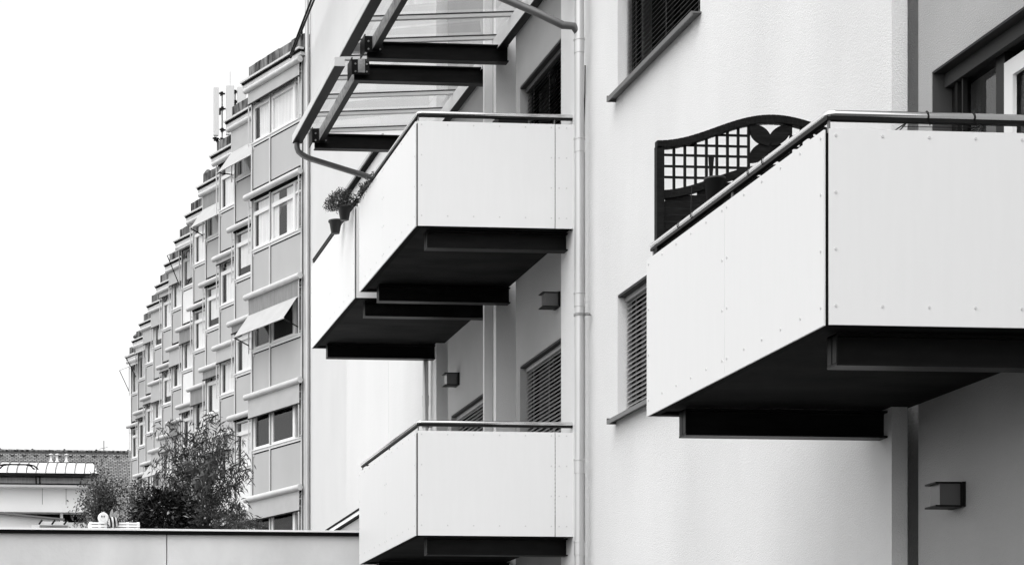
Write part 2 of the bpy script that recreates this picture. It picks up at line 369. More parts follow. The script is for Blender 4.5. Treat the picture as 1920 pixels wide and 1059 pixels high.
# glass canopies
ZB0, ZB1 = E+7.86, E+8.045
def canopy(ya, yb, beams, lab, drain):
    C = empty('glass_canopy', (5.2, (ya+yb)/2, ZB1)); C.parent = A; C.location = WL[C.name]-WL[A.name]; C['label'] = lab
    for y in beams:
        m = MB(); ibeam(m, 4.60, XW+.10, y, ZB0, ZB1, .11, .014); m.build('canopy_beam', 'beam', C)
        m = MB(); m.box(4.56, 4.76, y-.07, y-.058, ZB0+.06, ZB1+.05); m.box(4.548, 4.56, y-.12, y+.12, ZB0+.05, ZB1+.05)
        for xx in (4.60, 4.73):
            for z in (ZB0+.09, ZB1-.01): m.disc((xx, y-.07, z), (0, -1, 0), .011, .012, 6, 1)
        m.build('bracket', ['steel', 'galv'], C)
    m = MB(); m.box(4.645, 4.655, ya+.02, yb-.02, ZB0+.092, ZB1+.045); m.box(4.645, 4.71, ya+.02, yb-.02, ZB0+.082, ZB0+.092, 1); m.box(4.655, 4.71, ya+.02, yb-.02, ZB1+.035, ZB1+.045); m.box(4.63, 4.71, ya, ya+.02, ZB0+.08, ZB1+.05, 0)  # bottom flange coloured dark to paint the shade on its underside
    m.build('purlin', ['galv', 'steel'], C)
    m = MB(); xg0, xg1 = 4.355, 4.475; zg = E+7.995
    m.box(xg0+.006, xg1, ya-.02, yb+.1, zg-.003, zg+.008, 1); m.box(xg0, xg0+.008, ya-.02, yb+.1, zg+.008, zg+.10); m.box(xg1-.008, xg1, ya-.02, yb+.1, zg+.008, zg+.10)  # gutter floor in dark steel: underside shade put into the colour
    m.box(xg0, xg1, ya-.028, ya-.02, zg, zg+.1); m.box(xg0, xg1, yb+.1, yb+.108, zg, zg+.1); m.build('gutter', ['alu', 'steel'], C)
    zo, zi = ZB1+.06, ZB1+.16; xo, xi2 = 4.43, XW+.02
    n = 4
    for i in range(n+1):
        y = ya+.03+(yb-ya-.06)*i/n
        m = MB(); m.bar((xo, y, zo-.01), (xi2, y, zi-.01), .05, .035); m.bar((xo, y, zo+.018), (xi2, y, zi+.018), .06, .008, 1); m.build('glazing_bar', ['alu', 'steel'], C)
    for i in range(n):
        y = ya+.03+(yb-ya-.06)*i/n; y2 = y+(yb-ya-.06)/n
        m = MB(); m.add([(xo, y+.01, zo+.012), (xi2, y+.01, zi+.012), (xi2, y2-.01, zi+.012), (xo, y2-.01, zo+.012), (xo, y+.01, zo+.02), (xi2, y+.01, zi+.02), (xi2, y2-.01, zi+.02), (xo, y2-.01, zo+.02)],
            [(0,3,2,1),(4,5,6,7),(0,1,5,4),(1,2,6,5),(2,3,7,6),(3,0,4,7)]); m.build('glass_pane', 'gl', C)
    m = MB(); m.box(XW-.02, XW-.01, ya, yb, ZB1-.03, ZB1+.13); m.box(XW-.02, XW+.07, ya, yb, ZB1-.04, ZB1-.03, 1); m.box(XW+.06, XN+.02, ya, yb, ZB1+.1, ZB1+.13); m.build('wall_channel', ['alu', 'steel'], C)
    return C
cB0, cB1 = Yd(22.72, 5), Yd(25.36, 5)
cA0, cA1 = Yd(19.5, 5), Yd(22.28, 5)
CA = canopy(cA0, cA1, [Yd(19.62, 5), Yd(22.1, 5)], 'near glass canopy over the middle balcony', None)
CB = canopy(cB0, cB1, [Yd(22.8, 5), Yd(25.25, 5)], 'far glass canopy over the far balcony', None)
m = MB().box(4.42, 4.74, cA1+.02, cA1+.10, E+8.02, E+8.12).box(4.36, 4.47, cA1+.03, cA1+.12, E+8.0, E+8.105)
m.build('gutter_link', 'alu', CA)
yg = Yd(25.38, 4.42)
MB().tube([(4.41, yg, E+8.0), (4.41, yg, E+7.93), (4.43, yg, E+7.88), (4.48, yg, E+7.84), (4.56, yg, E+7.80), (6.02, ypB, E+7.33)], .036, 14).build('drain_pipe', 'gutterm', CB)
yg = Yd(19.3, 4.42)
MB().tube([(4.41, yg, E+8.0), (4.41, yg, E+7.9), (4.5, yg, E+7.82), (5.6, Yd(19.05, 5.6), E+7.22), (5.80, ypipe, E+7.08), (5.90, ypipe, E+7.075), (5.955, ypipe, E+7.0)], .036, 14).build('drain_pipe', 'gutterm', CA)

# ------------------------------------------------------------------ things on the balconies
# lattice screen at the far end of the near balcony
yT = Yd(13.1, 5); zf = L1+.17
X_ = lambda px: Xy(px, yT)
Z_ = lambda py, px=1440: Zp(py, X_(px), yT)
P_ = lambda px, py: (X_(px), Z_(py, px))
T = empty('lattice_screen', (X_(1443), yT, zf), 'dark stained wooden privacy screen with arched top, lattice and four petal motif', 'privacy screen')
def arch(x):
    d = min(1, max(0, (209-abs(x-1443))/209)); return 265-48*(1-math.cos(math.pi*d))/2
xs = [1230+i*(1656-1230)/44 for i in range(45)]
m = MB(); m.strip_y([P_(x, arch(x)) for x in xs], [P_(x, arch(x)+15.5) for x in xs], yT-.025, yT+.025)
m.build('top_rail', 'wood', T, .004)
xs = [1243+i*(1643-1243)/40 for i in range(41)]
m = MB(); m.strip_y([P_(x, arch(x)+93) for x in xs], [P_(x, arch(x)+109) for x in xs], yT-.022, yT+.022)
m.build('middle_rail', 'wood', T, .003)
for (a, b) in ((1229, 1243.5), (1642.5, 1657)):
    z1 = Z_(arch(a)+15.4); MB().box(X_(a), X_(b), yT-.025, yT+.025, zf, z1).build('post', 'wood', T, .003)
m = MB()
yy0, yy1 = yT-.008, yT+.008
def col(x, wpx=4.2):
    m.box(X_(x-wpx/2), X_(x+wpx/2), yy0, yy1, Z_(arch(x)+100, x), Z_(arch(x)+10, x))
def rows(xa, xb):
    for yy in (234.5, 254.5, 275, 294, 315, 335.5):
        # the row runs only where it is between the two curved rails
        seg = [x for x in [xa+i*(xb-xa)/60 for i in range(61)] if arch(x)+12 < yy < arch(x)+97]
        if seg: m.box(X_(min(seg)), X_(max(seg)), yT+.009, yT+.02, Z_(yy+2.0), Z_(yy-2.0))
for x in (1263.5, 1284, 1304, 1324.5, 1344, 1364, 1384, 1403.5): col(x); col(2886-x)
rows(1243, 1403.5); rows(1482.5, 1643)
m.build('lattice', 'wood', T)
m = MB()
for sx in (-1, 1):
    for sy in (-1, 1):
        tip = (1443+sx*38.5, 270+sy*34); cx, cy = 1443, 270
        dx, dy = tip[0]-cx, tip[1]-cy; L = math.hypot(dx, dy); nx, ny = -dy/L, dx/L; pts = []
        for i in range(13):
            t = i/12; wd = 14.5*math.sin(math.pi*(t*.86+.1))**.8; pts.append((cx+dx*t+nx*wd, cy+dy*t+ny*wd))
        for i in range(12, -1, -1):
            t = i/12; wd = 14.5*math.sin(math.pi*(t*.86+.1))**.8; pts.append((cx+dx*t-nx*wd, cy+dy*t-ny*wd))
        off = .002*(sx+2*sy)
        m.poly_y([P_(*p) for p in pts], yT-.008+off, yT+.008+off)
m.build('petal_motif', 'wood', T)
m = MB(); z = zf+.02
zl = Z_(arch(1243)+105)
while z < zl+.30:
    # slats stop under the curved rail
    seg = [x for x in [1243+i*4 for i in range(101)] if Z_(arch(x)+101, x) > z+.04]
    if seg: m.box(X_(min(seg)), X_(max(seg)), yT-.006, yT+.006, z, z+.041)
    z += .044
m.build('slats', 'wood', T)

yq = Yd(12.6, 4.8)
xq = Xy(1340, yq); zq = Zp(336, xq, yq)
P = empty('planter_pot', (xq, yq, zq-.16), 'dark plastic pot hung inside the near balcony rail in front of the lattice', 'plant pot')
MB().lathe((xq, yq, zq-.16), [(.0, 0), (.048, 0), (.062, .15), (.067, .15), (.067, .165), (.058, .165), (.055, .14), (0, .14)], 24).build('pot', 'pot', P)
MB().tube([(xq-.06, yq, zq-.02), (XF+.06, yq-.03, zq-.06), (XF+.05, yq-.03, L1+.95)], .003, 6).build('hook', 'steel', P)
xr, zr0, zr1 = Xy(1333, yq), zq-.03, Zp(293, xq, yq)
s = MB().add([(xr-.006, yq-.004, zr0), (xr+.006, yq-.004, zr0), (xr+.02, yq-.004, zr1), (xr-.016, yq-.004, zr1-.002), (xr-.006, yq+.004, zr0), (xr+.006, yq+.004, zr0), (xr+.02, yq+.004, zr1), (xr-.016, yq+.004, zr1-.002)],
    [(0,1,2,3),(7,6,5,4),(0,4,5,1),(1,5,6,2),(2,6,7,3),(3,7,4,0)])
tag(s.build('plant_stake', 'wood'), 'flat dark stake standing in the pot before the lattice', 'stake')

# drying rack on the near balcony
yr = yN0+.25; c = lambda px, py: (Xy(px, yr), yr, Zp(py, Xy(px, yr), yr))
m = MB(); a, b, d_, e_ = c(1684, 248), c(1702, 228.5), c(1845, 231), c(1834, 248)
for (p, q) in ((a, b), (b, d_), (d_, e_)): m.tube([p, q], .0035, 6)
for k in range(1, 6):
    pa = Vector(b)+Vector((0, .08*k, 0)); pb = Vector(d_)+Vector((0, .08*k, 0)); m.tube([pa, pb], .002, 5)
m.tube([b, Vector(b)+Vector((0, .45, 0))], .0035, 6).tube([d_, Vector(d_)+Vector((0, .45, 0))], .0035, 6)
for p in (a, e_):
    m.tube([p, (p[0], p[1]+.2, L1+.17)], .0035, 6)
tag(m.build('drying_rack', 'steel'), 'thin dark wire drying rack behind the near balcony front panel', 'drying rack')
# cord loops round the near balcony handrail
zh = L1+1.11
def loop(c0, axis, label):
    pts = []
    for k in range(17):
        a_ = 2*math.pi*k/16; r_ = .026
        if axis == 'x': pts.append((c0[0]+.003*math.sin(a_*2), c0[1]+r_*math.cos(a_), c0[2]+r_*math.sin(a_)))
        else: pts.append((c0[0]+r_*math.cos(a_), c0[1]+.003*math.sin(a_*2), c0[2]+r_*math.sin(a_)))
    m = MB().tube(pts, .0032, 6); m.tube([(c0[0]-.0, c0[1]-(.026 if axis == 'x' else 0), c0[2]-.01), (c0[0]+.01, c0[1]-.02, c0[2]-.055)], .003, 5)
    tag(m.build('cord_loop', 'steel'), label, 'cord', 'cords tied round the near handrail')
for px, lb in ((1737, 'cord loop on the handrail in front of the niche corner'), (1824, 'cord loop on the handrail in front of the balcony door')): loop((Xy(px, yN0+.03), yN0+.03, zh), 'x', lb)
for px, lb in ((1277, 'cord loop lowest on the sloping handrail'), (1302, 'second lowest cord loop on the sloping handrail'), (1409, 'cord loop on the handrail left of the petal motif'), (1436, 'cord loop on the handrail in front of the petal motif')): loop((XF+.03, Yx(px, XF+.03), zh), 'y', lb)

# dark box on the upper middle balcony
y = yA_0+.4
m = MB().box(Xy(935, y), Xy(990, y), y, y+.35, L2+.17, Zp(214, 5.4, y))
for i in range(4): m.box(Xy(935, y)+.01, Xy(990, y)-.01, y-.006, y, L2+.9-i*.11, L2+.98-i*.11)
tag(m.build('storage_box', 'wood', None, .006), 'dark wooden box behind the upper middle balcony front', 'box')

# pots on the far balcony rail
def leaf_cloud(mb, pts, ln, wd, rnd=1.0, droop=0, bend=.15, mi=0, outward=None):
    for p in pts:
        p = Vector(p); d = Vector((random.gauss(0, 1), random.gauss(0, 1), random.gauss(0, 1)*rnd))
        if outward is not None: d = d*.7 + (p-Vector(outward)).normalized()*1.2
        d.z -= droop; d.normalize(); s_ = d.cross(Vector((random.gauss(0, 1), random.gauss(0, 1), random.gauss(0, 1)))).normalized()
        n_ = d.cross(s_); l = ln*random.uniform(.6, 1.3); w_ = wd*random.uniform(.7, 1.2)
        mb.add([p, p+d*l*.4+s_*w_/2+n_*l*bend*.4, p+d*l, p+d*l*.4-s_*w_/2+n_*l*bend*.4], [(0, 1, 2), (0, 2, 3)], mi)
def pot(px, py, r, lab):
    X = XF-.10; y = Yx(px, X); z = Zp(py, X, y)
    o = empty('hanging_pot', (X, y, z), lab, 'plant pot', 'pots hung on the far balcony rail')
    MB().lathe((X, y, z), [(0, 0), (r*.62, 0), (r*.92, r*1.7), (r*1.06, r*1.7), (r*1.06, r*1.95), (r*.95, r*1.95), (r*.88, r*1.6), (0, r*1.6)], 26).build('pot', 'pot', o)
    MB().box(X+r*.7, XF+.03, y-.012, y+.012, z+r*1.75, z+r*1.75+.006).box(XF+.045, XF+.05, y-.012, y+.012, z+r*1.6, L2+1.13).box(X+r, XF+.05, y-.012, y+.012, L2+1.133, L2+1.137).build('hook', 'steel', o)
    return X, y, z
x1, y1_, z1_ = pot(646, 413, .078, 'upper hanging pot with a leafy plant on the far balcony rail')
pot(629, 438, .078, 'lower empty hanging pot on the far balcony rail')
m = MB(); c0 = Vector((x1-.05, y1_+.03, z1_+.24)); pts = []
for i in range(2400):
    v = Vector((random.gauss(0, 1), random.gauss(0, 1), random.gauss(0, 1))).normalized()*random.uniform(.25, 1)**.6
    if random.random() < .10: v *= 1.15
    pts.append(c0+Vector((v.x*.18, v.y*.17, v.z*.125-.35*max(0, -v.x)*.18)))
leaf_cloud(m, pts, .022, .012, mi=0)
for i in range(26):
    v = Vector((random.gauss(0, .6), random.gauss(0, .6), 1)).normalized(); m.tube([(x1, y1_, z1_+.12), c0+Vector((v.x*.13, v.y*.13, v.z*.08))], .0015, 4, 1)
tag(m.build('potted_plant', ['leafC', 'bark']), 'bushy small leaved plant growing out of the upper hanging pot', 'plant')
m = MB(); pts = []
for i in range(800):
    t = random.random()**1.6; y = yA_1-.05-t*.85; pts.append((XF+.02+random.gauss(0, .035), y, L2+1.03+random.uniform(-.04, .13)*(1-t*.7)))
leaf_cloud(m, pts, .03, .02)
m.tube([(XF+.07, yA_1-.06, L2+.9), (XF+.04, yA_1-.1, L2+1.06), (XF+.02, yA_1-.5, L2+1.05), (XF+.03, yA_1-.85, L2+1.04)], .004, 5, 1)
tag(m.build('trailing_plant', ['leafC', 'bark']), 'trailing creeper along the handrail corner of the upper middle balcony', 'plant')

# ------------------------------------------------------------------ buildings beyond
# block next along the street; its eave runs down to the vanishing point
XC = 6.14; yc0, yc1 = Yx(728, XC), Yx(650, XC)
zc = E+1.457*XC*.998
m = MB(); m.box(XC, XC+7, yc0, yc1, 0, zc-.05, 0); m.box(XC+.003, XC+7, yC+.45, yc0-.001, 0, E+6.1, 0); C_ = m.build('neighbouring_block', 'annex'); tag(C_, 'plain white block with black eave line just beyond the far balcony', 'building')
MB().box(XC-.06, XC+7.05, yc0, yc1+.06, zc-.05, zc+.0).build('eave', 'black', C_)
MB().box(XC-.09, XC-.062, yc0, yc1+.06, zc-.015, zc+.03).build('gutter', 'zinc', C_)
# low terrace wall on the street side of it
m = MB(); XT = 5.0; h0 = E+.648*XT
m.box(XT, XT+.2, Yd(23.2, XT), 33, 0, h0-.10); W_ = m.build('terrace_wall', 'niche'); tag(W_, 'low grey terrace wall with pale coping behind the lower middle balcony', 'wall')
MB().box(XT-.04, XT+.24, Yd(23.2, XT), 33.1, h0-.025, h0).build('coping', 'black', W_)
MB().box(XT-.03, XT+.03, Yd(23.2, XT), 33.1, h0-.072, h0-.026).build('flashing', 'white', W_)
MB().box(XT-.035, XT+.03, Yd(23.2, XT), 33.1, h0-.10, h0-.073).build('lower_flashing', 'black', W_)

# tall white flank of the bayed building
XL = Xy(578, Yd(55.6, 9.9))
m = MB().box(XL, XL+9, 38, Yd(55.4, XL), 0, E+27); FL = m.build('flank_building', 'flank'); tag(FL, 'tall plain white building flank right of the window bays', 'building')
MB().tube([(XL-.10, Yd(55.25, XL), 0), (XL-.10, Yd(55.25, XL), E+27)], .06, 10).build('downpipe', 'zinc', FL)

# bayed facade
a_ = R(22.0); U = Vector((math.sin(a_), -math.cos(a_), 0)); ROT = math.atan2(U.y, U.x)
D0 = 58.0; XB = 574*D0*CT/F; YB = Yd(D0, XB); PITCH = .0595*D0/CT
def u_at(px):
    lo, hi = 0, 6
    for _ in range(50):
        mi = (lo+hi)/2; q = Vector((XB, YB, 0))+U*mi
        if proj(q.x, q.y, 0)[0] < px: lo = mi
        else: hi = mi
    return lo
WD = u_at(569); U1, U2 = u_at(508.5), u_at(553)
ZR = [E+(HZ-y)*D0/F for y in (171, 371, 558, 745, 937, 1128, 1320)]
BB = empty('bayed_apartment_block', (XB+3, YB+20, 0), 'long apartment block with stepped window bays receding down the street', 'building')
meshes = {}
def inst(name, key, fn, mats, k, z, parent, offs=(0, 0)):
    if key not in meshes:
        mb = MB(); fn(mb); me = bpy.data.meshes.new(name)
        me.from_pydata(mb.v, [], mb.f)
        for q in ([mats] if isinstance(mats, str) else mats): me.materials.append(M[q])
        me.polygons.foreach_set('material_index', mb.m); me.polygons.foreach_set('use_smooth', mb.sm); me.update(); meshes[key] = me
    o = bpy.data.objects.new(name, meshes[key]); sc.collection.objects.link(o)
    if parent is BB:
        o.parent = BB; o.location = Vector((XB, YB+k*PITCH, z))-WL[BB.name]; o.rotation_euler = (0, 0, ROT)
    else: o.parent = parent
    return o
WH = 1.50                                  # window band height under a roller
def winmesh(mb):
    zt, zb = -.13, -.13-WH+.1
    mb.box(0, WD, -.02, .05, zt-.04, zt); mb.box(0, WD, -.04, .06, zb-.10, zb-.03); mb.box(0, WD, -.07, .0, zb-.03, zb+.0)
    mb.box(0, WD, -.01, .05, zt-.36, zt-.31)
    for u, t in ((0.0, .07), (U1-.04, .08), (U2-.035, .07), (WD-.07, .07)): mb.box(u, u+t, -.03, .055, zb, zt-.04)
    for (a, b) in ((.07, U1-.04), (U1+.04, U2-.035)):          # casements
        for (c, d, e, f) in ((a, b, zb, zb+.07), (a, b, zt-.43, zt-.36), (a, a+.06, zb+.07, zt-.43), (b-.06, b, zb+.07, zt-.43)): mb.box(c, d, -.015, .035, e, f)
def panemesh(mb): mb.box(.07, WD-.07, .008, .014, -.13-WH+.1, -.17)
def curtA(mb): mb.box(.32, U1-.02, .05, .06, -.13-WH+.1, -.2); mb.box(U1+.05, U2-.0, .05, .06, -.13-WH+.1, -.2); mb.box(U2+.05, WD-.05, .05, .06, -.13-WH+.1, -.2)
def curtB(mb): mb.box(.25, U1+.35, .05, .06, -.13-WH+.1, -.2); mb.box(U2-.5, WD-.3, .05, .06, -.13-WH+.1, -.2)
def curtC(mb): mb.box(.22, WD*.95, .06, .07, -.13-WH*.72, -.2)
def tilted(mb):                            # tilted casement leaf
    zb, zt = -.13-WH+.1, -.5
    for (u0, u1) in ((U1+.06, U2-.06),):
        for (a, b) in (((u0, -.03, zb), (u0, .28, zt)), ((u1, -.03, zb), (u1, .28, zt)), ((u0, .28, zt), (u1, .28, zt)), ((u0, -.03, zb), (u1, -.03, zb))): mb.bar(a, b, .06, .05)
def frontmesh(mb):                         # floor-high mullions, cheeks, dark void behind the panels
    H = ZR[0]+.25
    for u, t in ((0.0, .05), (U1-.025, .05), (WD-.05, .05)): mb.box(u, u+t, -.06, -.030, 0, H); mb.box(u+t, u+t+.022, -.036, -.029, 0, H-.2, 1)
    mb.box(-.02, 0, -.03, 1.9, 0, H); mb.box(WD, WD+.25, -.01, .4, 0, H)
    mb.box(0, WD, .62, .66, 0, H, 1); mb.box(0, WD+.2, 0, .66, H, H+.06)
    mb.box(0, .02, .056, .62, 0, H, 1); mb.box(WD-.02, WD, .056, .62, 0, H, 1)
    for z in ZR: mb.box(0, WD, .07, .62, z-.13-WH-.16, z-.13-WH-.06, 1); mb.box(0, WD, .07, .62, z-.12, z-.06, 1)
def spmesh(mb):
    z1 = -.13-WH; z0 = -(ZR[1]-ZR[2])+.03
    mb.box(.0, U1-.035, -.028, .02, z0, z1); mb.box(U1+.035, WD, -.028, .02, z0, z1)
    mb.box(.0, WD, -.034, -.028, z1-.035, z1, 1); mb.box(.10, .14, -.05, -.028, z1-.10, z1-.02, 2)
def parapet(mb):
    n = 9; random.seed(3)
    for i in range(n):
        a, b = -.12+(WD+.25)*i/n, -.12+(WD+.25)*(i+1)/n; mb.box(a, b-.006, -.06, .3, .32, .72+random.uniform(-.02, .02))
def guttermesh(mb):
    mb.box(-.34, WD+.12, -.24, -.061, .27, .325, 0); mb.box(-.30, WD+.12, -.20, -.0, .215, .262, 1); mb.box(-.3, WD+.1, -.16, -.021, .12, .207, 0)
    mb.box(-.1, WD+.1, -.02, .3, .10, .32, 1)
def rollermesh(mb):
    mb.box(0, WD, -.09, -.062, -.11, .03, 1); mb.tube([(-.14, -.17, .0), (WD+.1, -.17, 0)], .088, 14)  # black box paints the band of shade beneath the roller
def railmesh(u):
    def f(mb): mb.box(u, u+.025, -.16, -.13, -.13-WH, -.05); mb.tube([(u+.012, -.145, -.3), (u+.012, -.06, -.3)], .012, 6); mb.tube([(u+.012, -.145, -WH), (u+.012, -.06, -WH)], .012, 6)
    return f
def fabric(d, p, q):
    def f(mb):
        mb.box(.03, WD-.04, -.155, -.15, -d, -.03)
        mb.box(.0, WD, -.17, -.13, -d-.035, -d, 1)
        if p:
            mb.add([(.03, -.16, -d), (WD-.04, -.16, -d), (WD-.04, -.16-p, -d-q), (.03, -.16-p, -d-q), (.03, -.165, -d+.004), (WD-.04, -.165, -d+.004), (WD-.04, -.165-p, -d-q+.004), (.03, -.165-p, -d-q+.004)],
                   [(0,1,2,3),(7,6,5,4),(0,4,5,1),(1,5,6,2),(2,6,7,3),(3,7,4,0)], 2)
            mb.tube([(.0, -.165-p, -d-q), (WD, -.165-p, -d-q)], .02, 8, 1)
    return f
def arms(d, p, q, u):
    def f(mb): mb.tube([(u, -.15, -WH+.1), (u, -.165-p, -d-q)], .018, 8)
    return f
def armsdrop(d):
    def f(mb):
        for u in (.02, WD-.03): mb.tube([(u, -.15, -d-.55), (u, -.15-.02, -d)], .018, 8)
    return f
random.seed(21)
spec = {(0, 0): ('d', .42, 0), (0, 1): None, (0, 2): ('p', .55, 1), (0, 3): ('d', .62, 0), (0, 4): ('d', .62, 0),
        (1, 0): ('p', .75, 0), (1, 1): None, (1, 2): ('d', .3, 1), (1, 3): None, (1, 4): ('d', .3, 0),
        (2, 0): None, (2, 1): ('d', .2, 0), (2, 2): ('d', .5, 0), (2, 3): ('d', .5, 0), (3, 0): ('p', .55, 1), (3, 1): None, (3, 2): ('d', .35, 1), (4, 0): None, (4, 1): None,
        (5, 0): ('a', .1, 0), (6, 0): ('d', .6, 0), (7, 0): ('d', .25, 0), (8, 0): ('d', .7, 0), (9, 0): ('d', .65, 0), (10, 0): ('a', .3, 0), (11, 0): ('a', .2, 0),
        (6, 1): ('d', .7, 0), (7, 1): ('d', .2, 0), (4, 2): ('d', .6, 1), (8, 1): ('d', .8, 0)}
for k in range(12):
    inst('bay_front', 'front', frontmesh, ['alu', 'dark'], k, 0, BB)
    inst('parapet', 'parapet', parapet, 'concrete', k, ZR[0], BB)
    inst('eaves_gutter', 'gut', guttermesh, ['alu', 'black'], k, ZR[0], BB)
    for s in range(7 if k < 8 else 6):
        z = ZR[s]
        wo = inst('bay_window', 'win', winmesh, 'wframe', k, z, BB)
        inst('pane', 'pane', panemesh, 'pane', k, 0, wo)
        if (k, s) not in ((0, 2), (0, 3), (0, 4)):
            c = random.choice([0, 0, 1, 1, 2]) if (k, s) != (0, 0) else 0
            inst('curtain', 'cur%d' % c, (curtA, curtB, curtC)[c], 'curtain', k, 0, wo)
        if (k, s) in ((0, 1), (2, 1), (5, 1), (7, 0), (8, 0), (9, 0)) or random.random() < .15: inst('tilted_sash', 'tilt', tilted, 'wframe', k, 0, wo)
        wsp = (k, s) in ((1, 3), (2, 3), (3, 4), (5, 0), (5, 1), (1, 4))
        inst('spandrel_panel', 'sp%d' % wsp, spmesh, ['wspan' if wsp else 'spandrel', 'black', 'rivet'], k, z, BB)
        aw = inst('awning', 'roll', rollermesh, ['alu', 'black'], k, z, BB)
        inst('guide_rail', 'raila', railmesh(0), 'alu', k, 0, aw); inst('guide_rail', 'railb', railmesh(WD-.03), 'alu', k, 0, aw)
        sp = spec.get((k, s), 'r')
        if sp == 'r': sp = random.choice([None, None, ('d', .25, 0), ('d', .6, 0), ('d', .55, 1), ('p', .5, 0)])
        if sp:
            p, q = {'d': (0, 0), 'p': (.48, .66), 'a': (.5, .25)}[sp[0]]
            inst('fabric', 'fab%s%s%s' % sp, fabric(sp[1], p, q), ['dcanvas' if sp[2] else 'canvas', 'steel' if sp[0] == 'd' else 'alu', 'canvas'], k, 0, aw)
            if p:
                for u in (.02, WD-.03): inst('awning_arm', 'arm%s%s%s' % (sp[0], sp[1], u), arms(sp[1], p, q, u), 'steel', k, 0, aw)
# solid building behind the bays
m = MB(); xb = XB+WD*U.x+.35
m.box(xb, xb+9, Yd(55.6, XL)+.3, YB+12*PITCH, 0, ZR[0]+.2); m.build('wall', 'flank', BB)
for k in range(12):
    pass
# sloping rail on its roof beside the flank
y = Yd(53, 9.6)
m = MB()
for dz in (0, -.28):
    p0 = (9.45, Yx(545, 9.45), 0); zt = E+(HZ-101)*(9.45*ST+p0[1]*CT)/F
    m.tube([(9.45, p0[1], zt+dz*.4), (9.55, p0[1]-7.5, zt+dz+.9)], .03, 8)
for t in (.2, .5, .8): m.tube([(9.5, p0[1]-7.5*t, zt+.9*t-.35), (9.5, p0[1]-7.5*t, zt+.9*t+.02)], .02, 6)
tag(m.build('roof_rail', 'steel'), 'pair of dark sloping rails on the roof above the first window bay', 'railing')

# antennas on the roof
yA = Yd(70, 9.3)
AN = empty('antenna_mast', (Xy(417, yA), yA, ZR[0]+.3), 'mobile phone antenna mast with three tall white panels on the stepped roof', 'antenna')
ax = lambda px: Xy(px, yA)
az = lambda py: Zp(py, 9.3, yA)
for (a, b, t, bt) in ((400, 409.5, 165, 256), (423.5, 438.5, 161, 254), (444.5, 461, 163, 250)):
    MB().box(ax(a), ax(b), yA-.12, yA+.02, az(bt), az(t)).build('antenna_panel', 'plastic', AN, .025)
m = MB()
m.tube([(ax(417), yA+.05, ZR[0]+.2), (ax(417), yA+.05, az(171))], .028, 8); m.tube([(ax(441.3), yA+.05, ZR[0]+.2), (ax(441.3), yA+.05, az(169))], .024, 8)
m.tube([(ax(433.8), yA+.3, ZR[0]+.2), (ax(433.8), yA+.3, az(128))], .008, 6)
m.build('pole', 'galv', AN)
m = MB()
for (px, py) in ((416, 175), (417, 203), (417, 243), (441, 171), (441, 190), (441, 198), (418, 262), (404, 260)):
    m.box(ax(px-2.5), ax(px+2.5), yA-.02, yA+.12, az(py+3), az(py-3)); m.bar((ax(px-5), yA, az(py+random.uniform(-3, 3))), (ax(px+6), yA+.05, az(py)), .05, .05)
m.box(ax(427), ax(438), yA, yA+.2, az(275), az(255)); m.box(ax(411), ax(414), yA-.05, yA+.05, az(215), az(203))
m.build('bracket', 'steel', AN)
for (x0, x1, dip) in ((402, 428, 273), (405, 430, 268), (408, 424, 262), (403, 419, 265)):
    pts = [(ax(x0+(x1-x0)*t), yA+.02*math.sin(9*t), az(258+(dip-258)*math.sin(math.pi*t*.9)*1.0+5*t)) for t in [i/8 for i in range(9)]]
    MB().tube(pts, .018, 6).build('cable', 'black', AN)
# small roof vents
for (px, py, h, lab) in ((390, 345, .5, 'small roof vent above the fourth window bay'), (256, 640, .35, 'small roof vent near the far end of the bays')):
    Y = Yd(72 if px > 300 else 94, 9.5); X = Xy(px, Y); z = Zp(py, X, Y)
    m = MB().lathe((X, Y, z-.6), [(.10, 0), (.10, .6+h*.5), (.17, .6+h*.5), (.17, .6+h*.7), (.06, .6+h), (0, .6+h)], 12).lathe((X+.22, Y, z-.6), [(.07, 0), (.07, .8), (0, .82)], 10)
    tag(m.build('roof_vent', 'concrete'), lab, 'roof vent')

# ------------------------------------------------------------------ house with the tiled roof
YH = 108
def tilemat():
    m = bpy.data.materials.new('roof_tiles'); m.use_nodes = True; t = m.node_tree; b = t.nodes['Principled BSDF']; b.inputs['Roughness'].default_value = .8
    tc = t.nodes.new('ShaderNodeTexCoord'); br = t.nodes.new('ShaderNodeTexBrick')
    br.inputs['Scale'].default_value = 1; br.inputs['Brick Width'].default_value = .24; br.inputs['Row Height'].default_value = .125; br.inputs['Mortar Size'].default_value = .022
    br.inputs['Color1'].default_value = (.30, .30, .30, 1); br.inputs['Color2'].default_value = (.15, .15, .15, 1); br.inputs['Mortar'].default_value = (.03, .03, .03, 1)
    t.links.new(tc.outputs['Object'], br.inputs[0]); t.links.new(br.outputs[0], b.inputs['Base Color'])
    bp = t.nodes.new('ShaderNodeBump'); bp.inputs['Distance'].default_value = .03; bp.inputs['Strength'].default_value = .6
    iv = t.nodes.new('ShaderNodeMath'); iv.operation = 'SUBTRACT'; iv.inputs[0].default_value = 1
    t.links.new(br.outputs['Fac'], iv.inputs[1]); t.links.new(iv.outputs[0], bp.inputs['Height']); t.links.new(bp.outputs[0], b.inputs['Normal'])
    return m
M['tiles'] = tilemat()
zr = Zp(846, Xy(150, YH), YH); xl, xr = Xy(-60, YH), Xy(300, YH)
HS = empty('tiled_roof_house', ((xl+xr)/2, YH, 0), 'old house with a large scalloped tile roof in the background', 'house')
MB().box(xl+.4, xr-.4, YH-8.5, YH+8.5, 0, zr-9).build('wall', 'annex', HS)
ln = 13.5
